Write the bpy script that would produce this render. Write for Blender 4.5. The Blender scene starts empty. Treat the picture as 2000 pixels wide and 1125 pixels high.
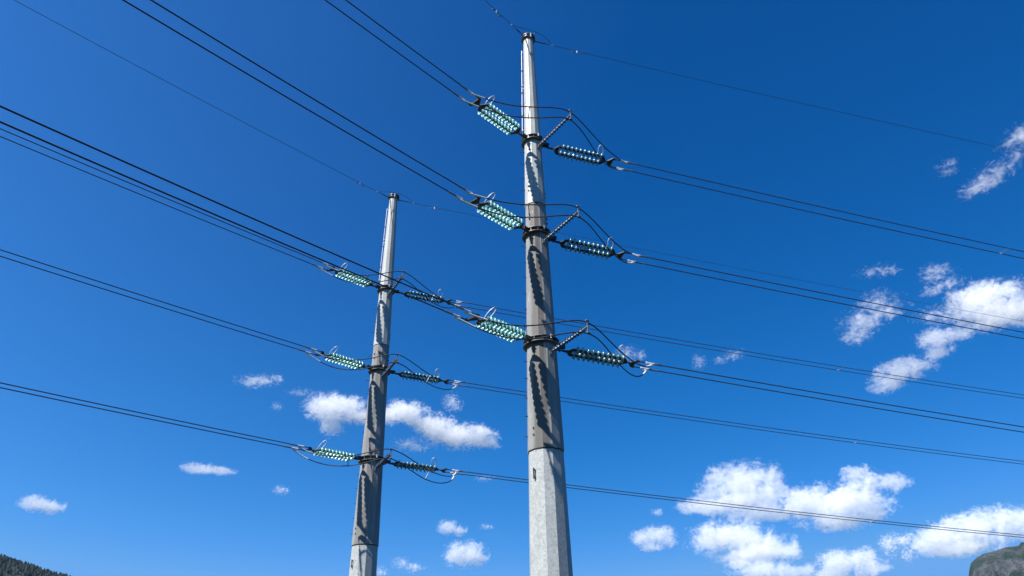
import bpy, bmesh, math, random
from mathutils import Vector, Matrix, noise as mnoise
R = math.radians
rng = random.Random(7)
S = bpy.context.scene
COL = S.collection

# ------------------------------------------------------------------ camera
CAM = Vector((0.0, 0.0, 1.6))
F_PX, TILT, ROLL = 1370.284, 0.52209, -0.02092        # focal length for a 2000 px wide frame
_f = Vector((0, math.cos(TILT), math.sin(TILT)))
_u0 = Vector((0, -math.sin(TILT), math.cos(TILT)))
_r = Vector((1, 0, 0)) * math.cos(ROLL) + _u0 * math.sin(ROLL)
_u = -Vector((1, 0, 0)) * math.sin(ROLL) + _u0 * math.cos(ROLL)
cd = bpy.data.cameras.new("camera")
cd.sensor_width = 36.0
cd.lens = 36.0 * F_PX / 2000.0
cd.clip_start, cd.clip_end = 0.1, 40000.0
cam = bpy.data.objects.new("camera", cd)
cam.matrix_world = Matrix((( _r.x, _u.x, -_f.x, CAM.x), (_r.y, _u.y, -_f.y, CAM.y), (_r.z, _u.z, -_f.z, CAM.z), (0, 0, 0, 1)))
COL.objects.link(cam)
S.camera = cam

# ------------------------------------------------------------------ daylight
SUN_AZ, SUN_EL = R(231.5), R(49.0)                     # compass-like, clockwise from +Y
w = bpy.data.worlds.new("World"); S.world = w; w.use_nodes = True
nt = w.node_tree; nt.nodes.clear()
sky = nt.nodes.new("ShaderNodeTexSky"); sky.sky_type = 'NISHITA'
sky.sun_disc = False; sky.sun_elevation = SUN_EL; sky.sun_rotation = SUN_AZ
sky.altitude = 600.0; sky.air_density = 1.0; sky.dust_density = 0.6; sky.ozone_density = 3.0
SKY_K = 0.05
EXPO = 2 ** 1.0                                        # the view is exposed 1 stop up, the sky's own light set to suit
sep = nt.nodes.new("ShaderNodeSeparateColor"); cmb = nt.nodes.new("ShaderNodeCombineColor")
nt.links.new(sky.outputs[0], sep.inputs[0])
tcw = nt.nodes.new("ShaderNodeTexCoord")
dot = nt.nodes.new("ShaderNodeVectorMath"); dot.operation = 'DOT_PRODUCT'
dot.inputs[1].default_value = (-0.93, -0.37, 0.0)      # the sky pales towards the side the sun is on
nt.links.new(tcw.outputs['Generated'], dot.inputs[0])
dmx = nt.nodes.new("ShaderNodeMath"); dmx.operation = 'ADD'; dmx.inputs[1].default_value = 0.4; dmx.use_clamp = True
nt.links.new(dot.outputs['Value'], dmx.inputs[0])
for k, (amp, g, pale, veil) in enumerate(((8.8, 3.0, 0.9, 0.028), (1.17, 1.13, 0.34, 0.02), (1.70, 0.97, 0.24, 0.03))):
    m0 = nt.nodes.new("ShaderNodeMath"); m0.operation = 'MULTIPLY'; m0.inputs[1].default_value = 0.08
    m1 = nt.nodes.new("ShaderNodeMath"); m1.operation = 'POWER'; m1.inputs[1].default_value = g
    m2 = nt.nodes.new("ShaderNodeMath"); m2.operation = 'MULTIPLY'; m2.inputs[1].default_value = amp / (SKY_K * EXPO)
    m3 = nt.nodes.new("ShaderNodeMath"); m3.operation = 'MULTIPLY_ADD'
    m3.inputs[1].default_value = pale; m3.inputs[2].default_value = 1.0
    m4 = nt.nodes.new("ShaderNodeMath"); m4.operation = 'MULTIPLY'; m4.use_clamp = False
    nt.links.new(sep.outputs[k], m0.inputs[0]); nt.links.new(m0.outputs[0], m1.inputs[0])
    nt.links.new(m1.outputs[0], m2.inputs[0]); nt.links.new(dmx.outputs[0], m3.inputs[0])
    nt.links.new(m2.outputs[0], m4.inputs[0]); nt.links.new(m3.outputs[0], m4.inputs[1])
    m6 = nt.nodes.new("ShaderNodeMath"); m6.operation = 'MULTIPLY_ADD'; m6.inputs[1].default_value = veil / (SKY_K * EXPO)
    nt.links.new(dmx.outputs[0], m6.inputs[0]); nt.links.new(m4.outputs[0], m6.inputs[2])
    m5 = nt.nodes.new("ShaderNodeMath"); m5.operation = 'MINIMUM'; m5.inputs[1].default_value = (0.15, 0.40, 0.86)[k] / (SKY_K * EXPO)
    nt.links.new(m6.outputs[0], m5.inputs[0]); nt.links.new(m5.outputs[0], cmb.inputs[k])
bg = nt.nodes.new("ShaderNodeBackground"); bg.inputs['Strength'].default_value = SKY_K
wo = nt.nodes.new("ShaderNodeOutputWorld")
nt.links.new(cmb.outputs[0], bg.inputs['Color']); nt.links.new(bg.outputs[0], wo.inputs['Surface'])
sd = bpy.data.lights.new("sun", 'SUN'); sd.energy = 5.0; sd.angle = R(0.53); sd.color = (1.0, 0.95, 0.88)
so = bpy.data.objects.new("sun", sd); COL.objects.link(so)
SUNV = Vector((math.sin(SUN_AZ) * math.cos(SUN_EL), math.cos(SUN_AZ) * math.cos(SUN_EL), math.sin(SUN_EL)))
so.rotation_euler = (-SUNV).to_track_quat('-Z', 'Y').to_euler()
so.location = (-20, -20, 40)
S.view_settings.view_transform = 'Standard'
S.view_settings.look = 'None'
S.view_settings.exposure = 1.0
S.view_settings.gamma = 1.0
S.view_settings.use_curve_mapping = False
S.cycles.volume_bounces = 16
S.cycles.max_bounces = 20
S.cycles.transmission_bounces = 10
S.cycles.transparent_max_bounces = 16
S.cycles.caustics_reflective = False
S.cycles.caustics_refractive = False
S.cycles.use_denoising = True
S.cycles.volume_step_rate = 0.5

# ------------------------------------------------------------------ helpers
def ray(px, py):
    return (_f + _r * ((px - 1000.0) / F_PX) - _u * ((py - 562.5) / F_PX))

def az_dir(az):
    return Vector((math.sin(az), math.cos(az), 0.0))

def tag(o, label=None, cat=None, group=None, kind=None):
    if label: o['label'] = label
    if cat: o['category'] = cat
    if group: o['group'] = group
    if kind: o['kind'] = kind
    return o

def empty(name, loc=(0, 0, 0), rot=None):
    o = bpy.data.objects.new(name, None); COL.objects.link(o)
    o.empty_display_size = 0.2
    o.location = loc
    if rot is not None: o.rotation_euler = rot
    return o

class MB:
    """collects vertices and faces and links them as one mesh object"""
    def __init__(s): s.v = []; s.f = []; s.sm = []
    def add(s, verts, faces, smooth=False):
        n = len(s.v)
        s.v += [tuple(p) for p in verts]
        s.f += [tuple(i + n for i in f) for f in faces]
        s.sm += [smooth] * len(faces)
    def tube(s, pts, rad, n=8, smooth=True, cap=True):
        pts = [Vector(p) for p in pts]
        rads = rad if isinstance(rad, (list, tuple)) else [rad] * len(pts)
        vs = []; nrm = None
        for i, p in enumerate(pts):
            t = (pts[min(i + 1, len(pts) - 1)] - pts[max(i - 1, 0)]).normalized()
            if nrm is None:
                a = Vector((0, 0, 1)) if abs(t.z) < 0.9 else Vector((1, 0, 0))
                nrm = t.cross(a).normalized()
            else:
                nrm = (nrm - t * nrm.dot(t)).normalized()
            b = t.cross(nrm)
            for k in range(n):
                a = 2 * math.pi * k / n
                vs.append(p + (nrm * math.cos(a) + b * math.sin(a)) * rads[i])
        fs = []
        for i in range(len(pts) - 1):
            for k in range(n):
                fs.append((i * n + k, i * n + (k + 1) % n, (i + 1) * n + (k + 1) % n, (i + 1) * n + k))
        s.add(vs, fs, smooth)
        if cap:
            L = (len(pts) - 1) * n
            s.add(vs, [tuple(range(n - 1, -1, -1)), tuple(L + k for k in range(n))], False)
    def lathe(s, prof, n=16, axis='Z', smooth=True, at=(0, 0, 0)):
        """prof: (radius, height) pairs, open or closed by zero radii"""
        vs = []
        for r, h in prof:
            for k in range(n):
                a = 2 * math.pi * k / n
                c, d = r * math.cos(a), r * math.sin(a)
                p = {'Z': (c, d, h), 'X': (h, c, d), 'Y': (d, h, c)}[axis]
                vs.append((p[0] + at[0], p[1] + at[1], p[2] + at[2]))
        fs = []
        for i in range(len(prof) - 1):
            for k in range(n):
                fs.append((i * n + k, i * n + (k + 1) % n, (i + 1) * n + (k + 1) % n, (i + 1) * n + k))
        s.add(vs, fs, smooth)
    def box(s, c, ax, ay, az):
        """c centre; ax, ay, az half-extent vectors"""
        c, ax, ay, az = Vector(c), Vector(ax), Vector(ay), Vector(az)
        vs = [c + ax * i + ay * j + az * k for i in (-1, 1) for j in (-1, 1) for k in (-1, 1)]
        s.add(vs, [(0, 1, 3, 2), (4, 6, 7, 5), (0, 4, 5, 1), (2, 3, 7, 6), (0, 2, 6, 4), (1, 5, 7, 3)])
    def prism(s, poly, z0, z1):
        """polygon in XY pulled from z0 to z1"""
        n = len(poly)
        vs = [(x, y, z0) for x, y in poly] + [(x, y, z1) for x, y in poly]
        fs = [tuple(range(n - 1, -1, -1)), tuple(range(n, 2 * n))]
        fs += [(k, (k + 1) % n, n + (k + 1) % n, n + k) for k in range(n)]
        s.add(vs, fs)
    def mesh(s, name, mat):
        me = bpy.data.meshes.new(name)
        me.from_pydata(s.v, [], s.f); me.update()
        for p, q in zip(me.polygons, s.sm): p.use_smooth = q
        if mat: me.materials.append(mat)
        return me
    def build(s, name, mat, parent=None, loc=None):
        o = bpy.data.objects.new(name, s.mesh(name, mat)); COL.objects.link(o)
        if parent is not None: o.parent = parent
        if loc is not None: o.location = loc
        return o

def fix_normals(o):
    bm = bmesh.new(); bm.from_mesh(o.data)
    bmesh.ops.recalc_face_normals(bm, faces=bm.faces)
    bm.to_mesh(o.data); bm.free()

def children(o):
    return [c for c in bpy.data.objects if c.parent is o]

def copy_tree(o, parent=None):
    c = o.copy(); COL.objects.link(c)
    if parent is not None: c.parent = parent
    for ch in children(o): copy_tree(ch, c)
    return c

def spline(pts, step=6):
    P = [Vector(p) for p in pts]; out = []
    for i in range(len(P) - 1):
        p0, p1, p2, p3 = P[max(i - 1, 0)], P[i], P[i + 1], P[min(i + 2, len(P) - 1)]
        for k in range(step):
            t = k / step
            out.append(0.5 * ((2 * p1) + (p2 - p0) * t + (2 * p0 - 5 * p1 + 4 * p2 - p3) * t * t + (3 * p1 - p0 - 3 * p2 + p3) * t ** 3))
    out.append(P[-1])
    return out

def smooth_pts(pts, n=3):
    P = [Vector(p) for p in pts]
    for _ in range(n):
        P = [P[0]] + [(P[i - 1] + P[i] * 2 + P[i + 1]) / 4 for i in range(1, len(P) - 1)] + [P[-1]]
    return P

# ------------------------------------------------------------------ materials
def mat_new(name):
    m = bpy.data.materials.new(name); m.use_nodes = True
    t = m.node_tree
    return m, t, t.nodes, t.links, t.nodes['Principled BSDF']

def mat_plain(name, col, rough=0.5, metal=0.0, var=0.12, scale=9.0, spec=0.5):
    m, t, N, L, b = mat_new(name)
    tc = N.new("ShaderNodeTexCoord"); nz = N.new("ShaderNodeTexNoise")
    nz.inputs['Scale'].default_value = scale; nz.inputs['Detail'].default_value = 5
    L.new(tc.outputs['Object'], nz.inputs['Vector'])
    cr = N.new("ShaderNodeValToRGB")
    cr.color_ramp.elements[0].position = 0.3; cr.color_ramp.elements[1].position = 0.7
    cr.color_ramp.elements[0].color = tuple(c * (1 - var) for c in col) + (1,)
    cr.color_ramp.elements[1].color = tuple(min(1, c * (1 + var)) for c in col) + (1,)
    L.new(nz.outputs['Fac'], cr.inputs[0]); L.new(cr.outputs[0], b.inputs['Base Color'])
    b.inputs['Roughness'].default_value = rough; b.inputs['Metallic'].default_value = metal
    b.inputs['Specular IOR Level'].default_value = spec
    return m

def mat_galv(name, base, spangle, streak, patina=None, rough=0.5, metal=0.05, fleck=0.0):
    """hot-dip galvanised steel: spangle cells, vertical runs, an optional brown-grey patina on one side"""
    m, t, N, L, b = mat_new(name)
    tc = N.new("ShaderNodeTexCoord")
    nd = N.new("ShaderNodeTexNoise"); nd.inputs['Scale'].default_value = 14; nd.inputs['Detail'].default_value = 3
    L.new(tc.outputs['Object'], nd.inputs['Vector'])
    ad = N.new("ShaderNodeVectorMath"); ad.operation = 'MULTIPLY_ADD'; ad.inputs[1].default_value = (0.08,) * 3
    L.new(nd.outputs['Color'], ad.inputs[0]); L.new(tc.outputs['Object'], ad.inputs[2])
    vo = N.new("ShaderNodeTexVoronoi"); vo.inputs['Scale'].default_value = 21
    L.new(ad.outputs[0], vo.inputs['Vector'])
    bw = N.new("ShaderNodeRGBToBW"); L.new(vo.outputs['Color'], bw.inputs[0])
    mp = N.new("ShaderNodeMapping"); mp.inputs['Scale'].default_value = (7, 7, 0.55)
    L.new(tc.outputs['Object'], mp.inputs[0])
    ns = N.new("ShaderNodeTexNoise"); ns.inputs['Scale'].default_value = 1.0; ns.inputs['Detail'].default_value = 6
    ns.inputs['Roughness'].default_value = 0.62
    L.new(mp.outputs[0], ns.inputs['Vector'])
    nl = N.new("ShaderNodeTexNoise"); nl.inputs['Scale'].default_value = 1.6; nl.inputs['Detail'].default_value = 8
    L.new(tc.outputs['Object'], nl.inputs['Vector'])
    def madd(src, k, off):
        q = N.new("ShaderNodeMath"); q.operation = 'MULTIPLY_ADD'; q.inputs[1].default_value = k; q.inputs[2].default_value = off
        L.new(src, q.inputs[0]); return q.outputs[0]
    a = madd(bw.outputs[0], spangle, 1 - spangle * 0.5)
    c = madd(ns.outputs['Fac'], streak * 2, 1 - streak)
    d = madd(nl.outputs['Fac'], 0.3, 0.85)
    q1 = N.new("ShaderNodeMath"); q1.operation = 'MULTIPLY'; L.new(a, q1.inputs[0]); L.new(c, q1.inputs[1])
    q2 = N.new("ShaderNodeMath"); q2.operation = 'MULTIPLY'; L.new(q1.outputs[0], q2.inputs[0]); L.new(d, q2.inputs[1])
    rgb = N.new("ShaderNodeRGB"); rgb.outputs[0].default_value = base + (1,)
    src = rgb.outputs[0]
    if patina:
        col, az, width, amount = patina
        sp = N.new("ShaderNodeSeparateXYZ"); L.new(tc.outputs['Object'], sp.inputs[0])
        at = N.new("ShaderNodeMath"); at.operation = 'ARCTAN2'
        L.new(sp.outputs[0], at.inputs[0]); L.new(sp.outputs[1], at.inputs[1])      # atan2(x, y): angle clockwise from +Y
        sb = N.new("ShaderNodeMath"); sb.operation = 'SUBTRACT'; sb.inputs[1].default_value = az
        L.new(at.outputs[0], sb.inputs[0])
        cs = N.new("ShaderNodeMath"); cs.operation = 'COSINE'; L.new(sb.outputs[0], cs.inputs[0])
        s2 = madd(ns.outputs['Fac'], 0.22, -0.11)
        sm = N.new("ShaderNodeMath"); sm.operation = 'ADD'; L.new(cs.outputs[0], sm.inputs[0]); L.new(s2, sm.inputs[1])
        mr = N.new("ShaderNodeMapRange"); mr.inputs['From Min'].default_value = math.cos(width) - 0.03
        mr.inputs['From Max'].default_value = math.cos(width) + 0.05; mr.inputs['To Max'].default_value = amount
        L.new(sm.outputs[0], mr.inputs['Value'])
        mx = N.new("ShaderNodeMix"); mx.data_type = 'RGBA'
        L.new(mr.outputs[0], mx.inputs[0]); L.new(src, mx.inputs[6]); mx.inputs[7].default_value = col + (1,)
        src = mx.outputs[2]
    sc = N.new("ShaderNodeVectorMath"); sc.operation = 'SCALE'
    L.new(src, sc.inputs[0]); L.new(q2.outputs[0], sc.inputs['Scale'])
    L.new(sc.outputs[0], b.inputs['Base Color'])
    mf = N.new("ShaderNodeMapping"); mf.inputs['Scale'].default_value = (9, 9, 1.7); L.new(tc.outputs['Object'], mf.inputs[0])
    nf = N.new("ShaderNodeTexNoise"); nf.inputs['Scale'].default_value = 1.0; nf.inputs['Detail'].default_value = 4; L.new(mf.outputs[0], nf.inputs['Vector'])
    fr = N.new("ShaderNodeMapRange"); fr.inputs['From Min'].default_value = 0.655; fr.inputs['From Max'].default_value = 0.69; fr.inputs['To Max'].default_value = fleck
    L.new(nf.outputs['Fac'], fr.inputs['Value'])
    fm = N.new("ShaderNodeMix"); fm.data_type = 'RGBA'; fm.inputs[7].default_value = (0.40, 0.42, 0.42, 1)
    L.new(fr.outputs[0], fm.inputs[0]); L.new(sc.outputs[0], fm.inputs[6]); L.new(fm.outputs[2], b.inputs['Base Color'])
    rr = madd(bw.outputs[0], 0.22, rough - 0.11)
    L.new(rr, b.inputs['Roughness'])
    b.inputs['Metallic'].default_value = metal; b.inputs['Specular IOR Level'].default_value = 0.15
    return m

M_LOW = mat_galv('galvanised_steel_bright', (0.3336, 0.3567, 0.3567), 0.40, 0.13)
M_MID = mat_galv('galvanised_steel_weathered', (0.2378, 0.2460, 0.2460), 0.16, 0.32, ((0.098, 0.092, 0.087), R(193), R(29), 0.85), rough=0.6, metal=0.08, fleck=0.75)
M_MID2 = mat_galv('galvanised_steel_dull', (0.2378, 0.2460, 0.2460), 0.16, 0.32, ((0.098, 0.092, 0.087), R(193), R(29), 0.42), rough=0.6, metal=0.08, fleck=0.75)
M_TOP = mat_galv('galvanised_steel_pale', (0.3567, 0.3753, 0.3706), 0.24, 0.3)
M_DARK = mat_plain('dark_weathered_steel', (0.0328, 0.0328, 0.0344), 0.5, 0.3, 0.3, 14)
M_RIM = mat_plain('worn_flange_steel', (0.15, 0.15, 0.15), 0.45, 0.4, 0.3, 10)
M_ALU = mat_plain('bright_aluminium', (0.70, 0.70, 0.70), 0.4, 0.1, 0.06, 20)
M_SLEEVE = mat_plain('grey_aluminium_sleeve', (0.1804, 0.1804, 0.1886), 0.45, 0.4, 0.1, 20)
M_WIRE = mat_plain('weathered_conductor', (0.0295, 0.0271, 0.0303), 0.6, 0.0, 0.12, 6, 0.2)
M_JUMP = mat_plain('jumper_conductor', (0.0451, 0.0426, 0.0451), 0.45, 0.4, 0.12, 6)
M_SHED = mat_plain('blue_grey_silicone', (0.030, 0.065, 0.125), 0.35, 0.0, 0.1, 20)
M_ROD = mat_plain('pale_grey_rod', (0.4920, 0.5084, 0.5248), 0.3, 0.0, 0.06, 20)
M_CON = mat_plain('concrete', (0.33, 0.32, 0.30), 0.85, 0.0, 0.15, 6)

def mat_glass(name, lit_share, colg, cold):
    m, t, N, L, b = mat_new(name)
    N.remove(b)
    out = [n for n in N if n.type == 'OUTPUT_MATERIAL'][0]
    g = N.new("ShaderNodeBsdfGlass"); g.inputs['Color'].default_value = colg + (1,); g.inputs['IOR'].default_value = 1.5
    g.inputs['Roughness'].default_value = 0.03
    d = N.new("ShaderNodeBsdfTranslucent"); d.inputs['Color'].default_value = cold + (1,)
    e = N.new("ShaderNodeBsdfDiffuse"); e.inputs['Color'].default_value = cold + (1,)
    m1 = N.new("ShaderNodeMixShader"); m1.inputs[0].default_value = 0.6
    L.new(d.outputs[0], m1.inputs[1]); L.new(e.outputs[0], m1.inputs[2])
    m2 = N.new("ShaderNodeMixShader"); m2.inputs[0].default_value = lit_share  # pale diffuse share stands in for sunlight bounced inside the glass
    L.new(g.outputs[0], m2.inputs[1]); L.new(m1.outputs[0], m2.inputs[2])
    gl = N.new("ShaderNodeBsdfGlossy"); gl.inputs['Roughness'].default_value = 0.22; gl.inputs['Color'].default_value = (0.95, 1, 1, 1)
    m3 = N.new("ShaderNodeMixShader"); m3.inputs[0].default_value = 0.05
    L.new(m2.outputs[0], m3.inputs[1]); L.new(gl.outputs[0], m3.inputs[2])
    L.new(m3.outputs[0], out.inputs['Surface'])
    return m
M_RIB = mat_glass('aqua_ribbed_glass', 0.62, (0.82, 0.99, 0.98), (0.34, 0.82, 0.80))
M_GLASS = mat_glass('aqua_smooth_glass', 0.08, (0.80, 0.96, 0.97), (0.32, 0.72, 0.74))

# ------------------------------------------------------------------ ground
def fbm(x, y, z=0.0, o=5):
    return mnoise.fractal(Vector((x, y, z)), 1.0, 2.0, o)

def sstep(a, b, x):
    t = min(1, max(0, (x - a) / (b - a))); return t * t * (3 - 2 * t)

def ground_h(x, y):
    d = math.hypot(x, y)
    return -0.028 * max(0.0, min(y, 60.0)) * sstep(8, 27, d) * 1.0 + 0.25 * fbm(x / 23, y / 23) * sstep(30, 90, d) + 3.0 * fbm(x / 400, y / 400) * sstep(150, 600, d)

mb = MB(); rs = [0.0, 1.5, 3, 5, 8, 12, 17, 23, 30, 40, 55, 75, 100, 140, 200, 290, 420, 600, 850, 1200, 1700, 2400, 3400, 4800, 7000, 10000, 14000]
NA = 96
mb.v.append((0, 0, ground_h(0, 0)))
for r in rs[1:]:
    for k in range(NA):
        a = 2 * math.pi * k / NA
        mb.v.append((r * math.sin(a), r * math.cos(a), ground_h(r * math.sin(a), r * math.cos(a))))
for k in range(NA): mb.f.append((0, 1 + (k + 1) % NA, 1 + k)); mb.sm.append(True)
for i in range(len(rs) - 2):
    for k in range(NA):
        a, b = 1 + i * NA + k, 1 + i * NA + (k + 1) % NA
        mb.f.append((a, b, b + NA, a + NA)); mb.sm.append(True)
m, t, N, L, b = mat_new('meadow')
tc = N.new("ShaderNodeTexCoord"); nz = N.new("ShaderNodeTexNoise"); nz.inputs['Scale'].default_value = 0.35; nz.inputs['Detail'].default_value = 10
nz.inputs['Roughness'].default_value = 0.7
L.new(tc.outputs['Object'], nz.inputs['Vector']); cr = N.new("ShaderNodeValToRGB")
cr.color_ramp.elements[0].position = 0.35; cr.color_ramp.elements[0].color = (0.009, 0.018, 0.005, 1)
cr.color_ramp.elements[1].position = 0.68; cr.color_ramp.elements[1].color = (0.026, 0.032, 0.012, 1)
L.new(nz.outputs['Fac'], cr.inputs[0]); L.new(cr.outputs[0], b.inputs['Base Color']); b.inputs['Roughness'].default_value = 0.95
g = mb.build('ground', m); fix_normals(g); tag(g, kind='structure')

# ------------------------------------------------------------------ wooded hill
HILL_R = 1900.0
HP = [(-100, 12.6), (-75, 12.8), (-55, 11.8), (-45, 9.9), (-40, 8.75), (-35.1, 7.72), (-33.2, 7.22), (-31.3, 6.75), (-26, 5.2), (-18, 2.9), (-8, 0.6), (-3, 0.0)]
def interp(T, x):
    if x <= T[0][0]: return T[0][1]
    for (a, p), (c, q) in zip(T, T[1:]):
        if x <= c: return p + (q - p) * (x - a) / (c - a)
    return T[-1][1]
def hill_h(azd, r):
    top = HILL_R * math.tan(R(interp(HP, azd)))
    s = sstep(900, HILL_R, r) if r < HILL_R else 1 - sstep(HILL_R, 3000, r)
    x, y = r * math.sin(R(azd)), r * math.cos(R(azd))
    return top * s * (1 + 0.10 * fbm(x / 260, y / 260) * (1 - s)) + 3.5 * fbm(x / 70, y / 70, 3.0) * s - 4 * (1 - s) + CAM.z
mb = MB(); azs = [-100 + 97 * i / 120 for i in range(121)]; rr = [880 + (3050 - 880) * j / 60 for j in range(61)]
for a in azs:
    for r in rr: mb.v.append((r * math.sin(R(a)), r * math.cos(R(a)), hill_h(a, r)))
for i in range(120):
    for j in range(60):
        q = i * 61 + j; mb.f.append((q, q + 1, q + 62, q + 61)); mb.sm.append(True)
M_WOODF = mat_plain('forest_floor', (0.005, 0.010, 0.005), 0.95, 0, 0.3, 0.02)
o = mb.build('wooded_hill', M_WOODF); fix_normals(o); tag(o, kind='structure')

def mat_foliage():
    m, t, N, L, b = mat_new('conifer_foliage')
    tc = N.new("ShaderNodeTexCoord"); nz = N.new("ShaderNodeTexNoise"); nz.inputs['Scale'].default_value = 0.06; nz.inputs['Detail'].default_value = 6
    nz.inputs['Roughness'].default_value = 0.75
    L.new(tc.outputs['Object'], nz.inputs['Vector']); cr = N.new("ShaderNodeValToRGB")
    cr.color_ramp.elements[0].position = 0.36; cr.color_ramp.elements[0].color = (0.003, 0.008, 0.005, 1)
    cr.color_ramp.elements[1].position = 0.66; cr.color_ramp.elements[1].color = (0.006, 0.018, 0.007, 1)
    L.new(nz.outputs['Fac'], cr.inputs[0]); L.new(cr.outputs[0], b.inputs['Base Color']); b.inputs['Roughness'].default_value = 0.9
    return m
mb = MB()
n_tree = 0
while n_tree < 6500:
    a = rng.uniform(-52, -22); r = rng.uniform(1480, 1990)
    if rng.random() > sstep(1300, 1900, r): continue
    n_tree += 1
    x, y = r * math.sin(R(a)), r * math.cos(R(a)); z = hill_h(a, r) - 0.6
    h = rng.choice((rng.uniform(4, 7), rng.uniform(6.5, 9.5), rng.uniform(8, 11.5))); wd = h * rng.uniform(0.28, 0.42)
    broad = rng.random() < 0.6
    layers = 4
    for q in range(layers):
        z0 = z + h * (0.08 + 0.21 * q); z1 = z + h * (0.42 + 0.195 * q)
        r0 = wd * (1 - 0.2 * q) * (1.25 if broad else 1.0); r1 = r0 * (0.55 if broad else 0.1)
        if q == layers - 1: z1, r1 = z + h, 0.12 * wd
        nn = 7; v = []
        ph = rng.random() * 6
        for k in range(nn):
            an = ph + 2 * math.pi * k / nn; j = rng.uniform(0.6, 1.3)
            v.append((x + r0 * j * math.cos(an), y + r0 * j * math.sin(an), z0 + rng.uniform(-0.07, 0.07) * h))
        for k in range(nn):
            an = ph + 2 * math.pi * k / nn
            v.append((x + r1 * math.cos(an), y + r1 * math.sin(an), z1 + rng.uniform(-0.02, 0.02) * h))
        mb.add(v, [(k, (k + 1) % nn, nn + (k + 1) % nn, nn + k) for k in range(nn)] + [tuple(range(nn, 2 * nn))])
o = mb.build('forest', mat_foliage()); tag(o, kind='stuff')

# ------------------------------------------------------------------ rocky mountain
MT_R = 3200.0
MTP = []
for px, py in ((1780, 1350), (1840, 1290), (1874, 1210), (1886, 1160), (1892, 1128), (1894.5, 1112), (1897, 1102), (1909, 1091), (1921, 1085), (1936, 1080), (1949, 1078), (1962, 1072.5), (1970, 1071), (1984, 1069.5), (1991, 1068), (1995, 1062), (2002, 1060.5), (2040, 1052), (2150, 1040), (2400, 1050)):
    d = ray(px, py); MTP.append((math.degrees(math.atan2(d.x, d.y)), d.z / math.hypot(d.x, d.y)))
MTP += [(MTP[-1][0] + 12, 0.135), (MTP[-1][0] + 30, 0.12), (MTP[-1][0] + 45, 0.0)]
MTP.insert(0, (MTP[0][0] - 6, 0.0))
def mt_h(a, r):
    top = MT_R * interp(MTP, a)
    s = sstep(2300, MT_R, r) ** 0.8 if r < MT_R else 1 - sstep(MT_R + 250, 5200, r)
    x, y = r * math.sin(R(a)), r * math.cos(R(a))
    q = 1 - s
    n = fbm(x / 260, y / 260, 1.0, 6) * 46 * min(1, q * 2.2) + fbm(x / 70, y / 70, 4.0, 6) * 26 * min(1, q * 3 + 0.03) + (abs(fbm(x / 34, y / 34, 2.0, 5)) - 0.25) * -22 * min(1, q * 3 + 0.10) + (abs(fbm(x / 11, y / 11, 5.0, 4)) - 0.25) * -8 * min(1, q * 3 + 0.15)
    wv = fbm(x / 150, y / 150, 9.0, 4)
    gul = abs(mnoise.noise(Vector((a * 0.9 + wv * 0.35, r / 700 + wv * 0.3, 7)))) * 60 * min(1, q * 1.6)
    return top * s + (n - gul + 8 * q) * (1 if top > 60 else top / 60) - 3 * q + CAM.z
A0, A1 = MTP[0][0], MTP[-1][0]
azs = [A0 + (30.2 - A0) * i / 26 for i in range(26)] + [30.2 + 6.6 * i / 210 for i in range(210)] + [36.8 + (A1 - 36.8) * i / 90 for i in range(91)]
rr = [2280 + 6 * j for j in range(160)] + [3240 + 60 * j for j in range(35)]
mb = MB(); nr = len(rr)
for a in azs:
    for r in rr: mb.v.append((r * math.sin(R(a)), r * math.cos(R(a)), mt_h(a, r)))
for i in range(len(azs) - 1):
    for j in range(nr - 1):
        q = i * nr + j; mb.f.append((q, q + 1, q + nr + 1, q + nr)); mb.sm.append(False)
m, t, N, L, b = mat_new('grey_rock_and_scrub')
tc = N.new("ShaderNodeTexCoord")
n1 = N.new("ShaderNodeTexNoise"); n1.inputs['Scale'].default_value = 0.035; n1.inputs['Detail'].default_value = 10; n1.inputs['Roughness'].default_value = 0.68
n2 = N.new("ShaderNodeTexNoise"); n2.inputs['Scale'].default_value = 0.011; n2.inputs['Detail'].default_value = 8; n2.inputs['Roughness'].default_value = 0.62
mp = N.new("ShaderNodeMapping"); mp.inputs['Scale'].default_value = (1, 1, 0.45)
L.new(tc.outputs['Object'], mp.inputs[0]); L.new(mp.outputs[0], n1.inputs['Vector']); L.new(tc.outputs['Object'], n2.inputs['Vector'])
c1 = N.new("ShaderNodeValToRGB"); c1.color_ramp.elements[0].position = 0.34; c1.color_ramp.elements[0].color = (0.022, 0.026, 0.029, 1)
c1.color_ramp.elements[1].position = 0.72; c1.color_ramp.elements[1].color = (0.10, 0.103, 0.107, 1)
L.new(n1.outputs['Fac'], c1.inputs[0])
mr = N.new("ShaderNodeMapRange"); mr.inputs['From Min'].default_value = 0.47; mr.inputs['From Max'].default_value = 0.60; mr.inputs['To Max'].default_value = 0.8
L.new(n2.outputs['Fac'], mr.inputs['Value'])
mx = N.new("ShaderNodeMix"); mx.data_type = 'RGBA'; mx.inputs[7].default_value = (0.014, 0.029, 0.016, 1)
L.new(mr.outputs[0], mx.inputs[0]); L.new(c1.outputs[0], mx.inputs[6]); L.new(mx.outputs[2], b.inputs['Base Color'])
bp = N.new("ShaderNodeBump"); bp.inputs['Strength'].default_value = 1.0; bp.inputs['Distance'].default_value = 9.0
L.new(n1.outputs['Fac'], bp.inputs['Height']); L.new(bp.outputs[0], b.inputs['Normal'])
b.inputs['Roughness'].default_value = 0.95; b.inputs['Specular IOR Level'].default_value = 0.1
o = mb.build('rocky_mountain', m); fix_normals(o); tag(o, kind='structure')

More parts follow.
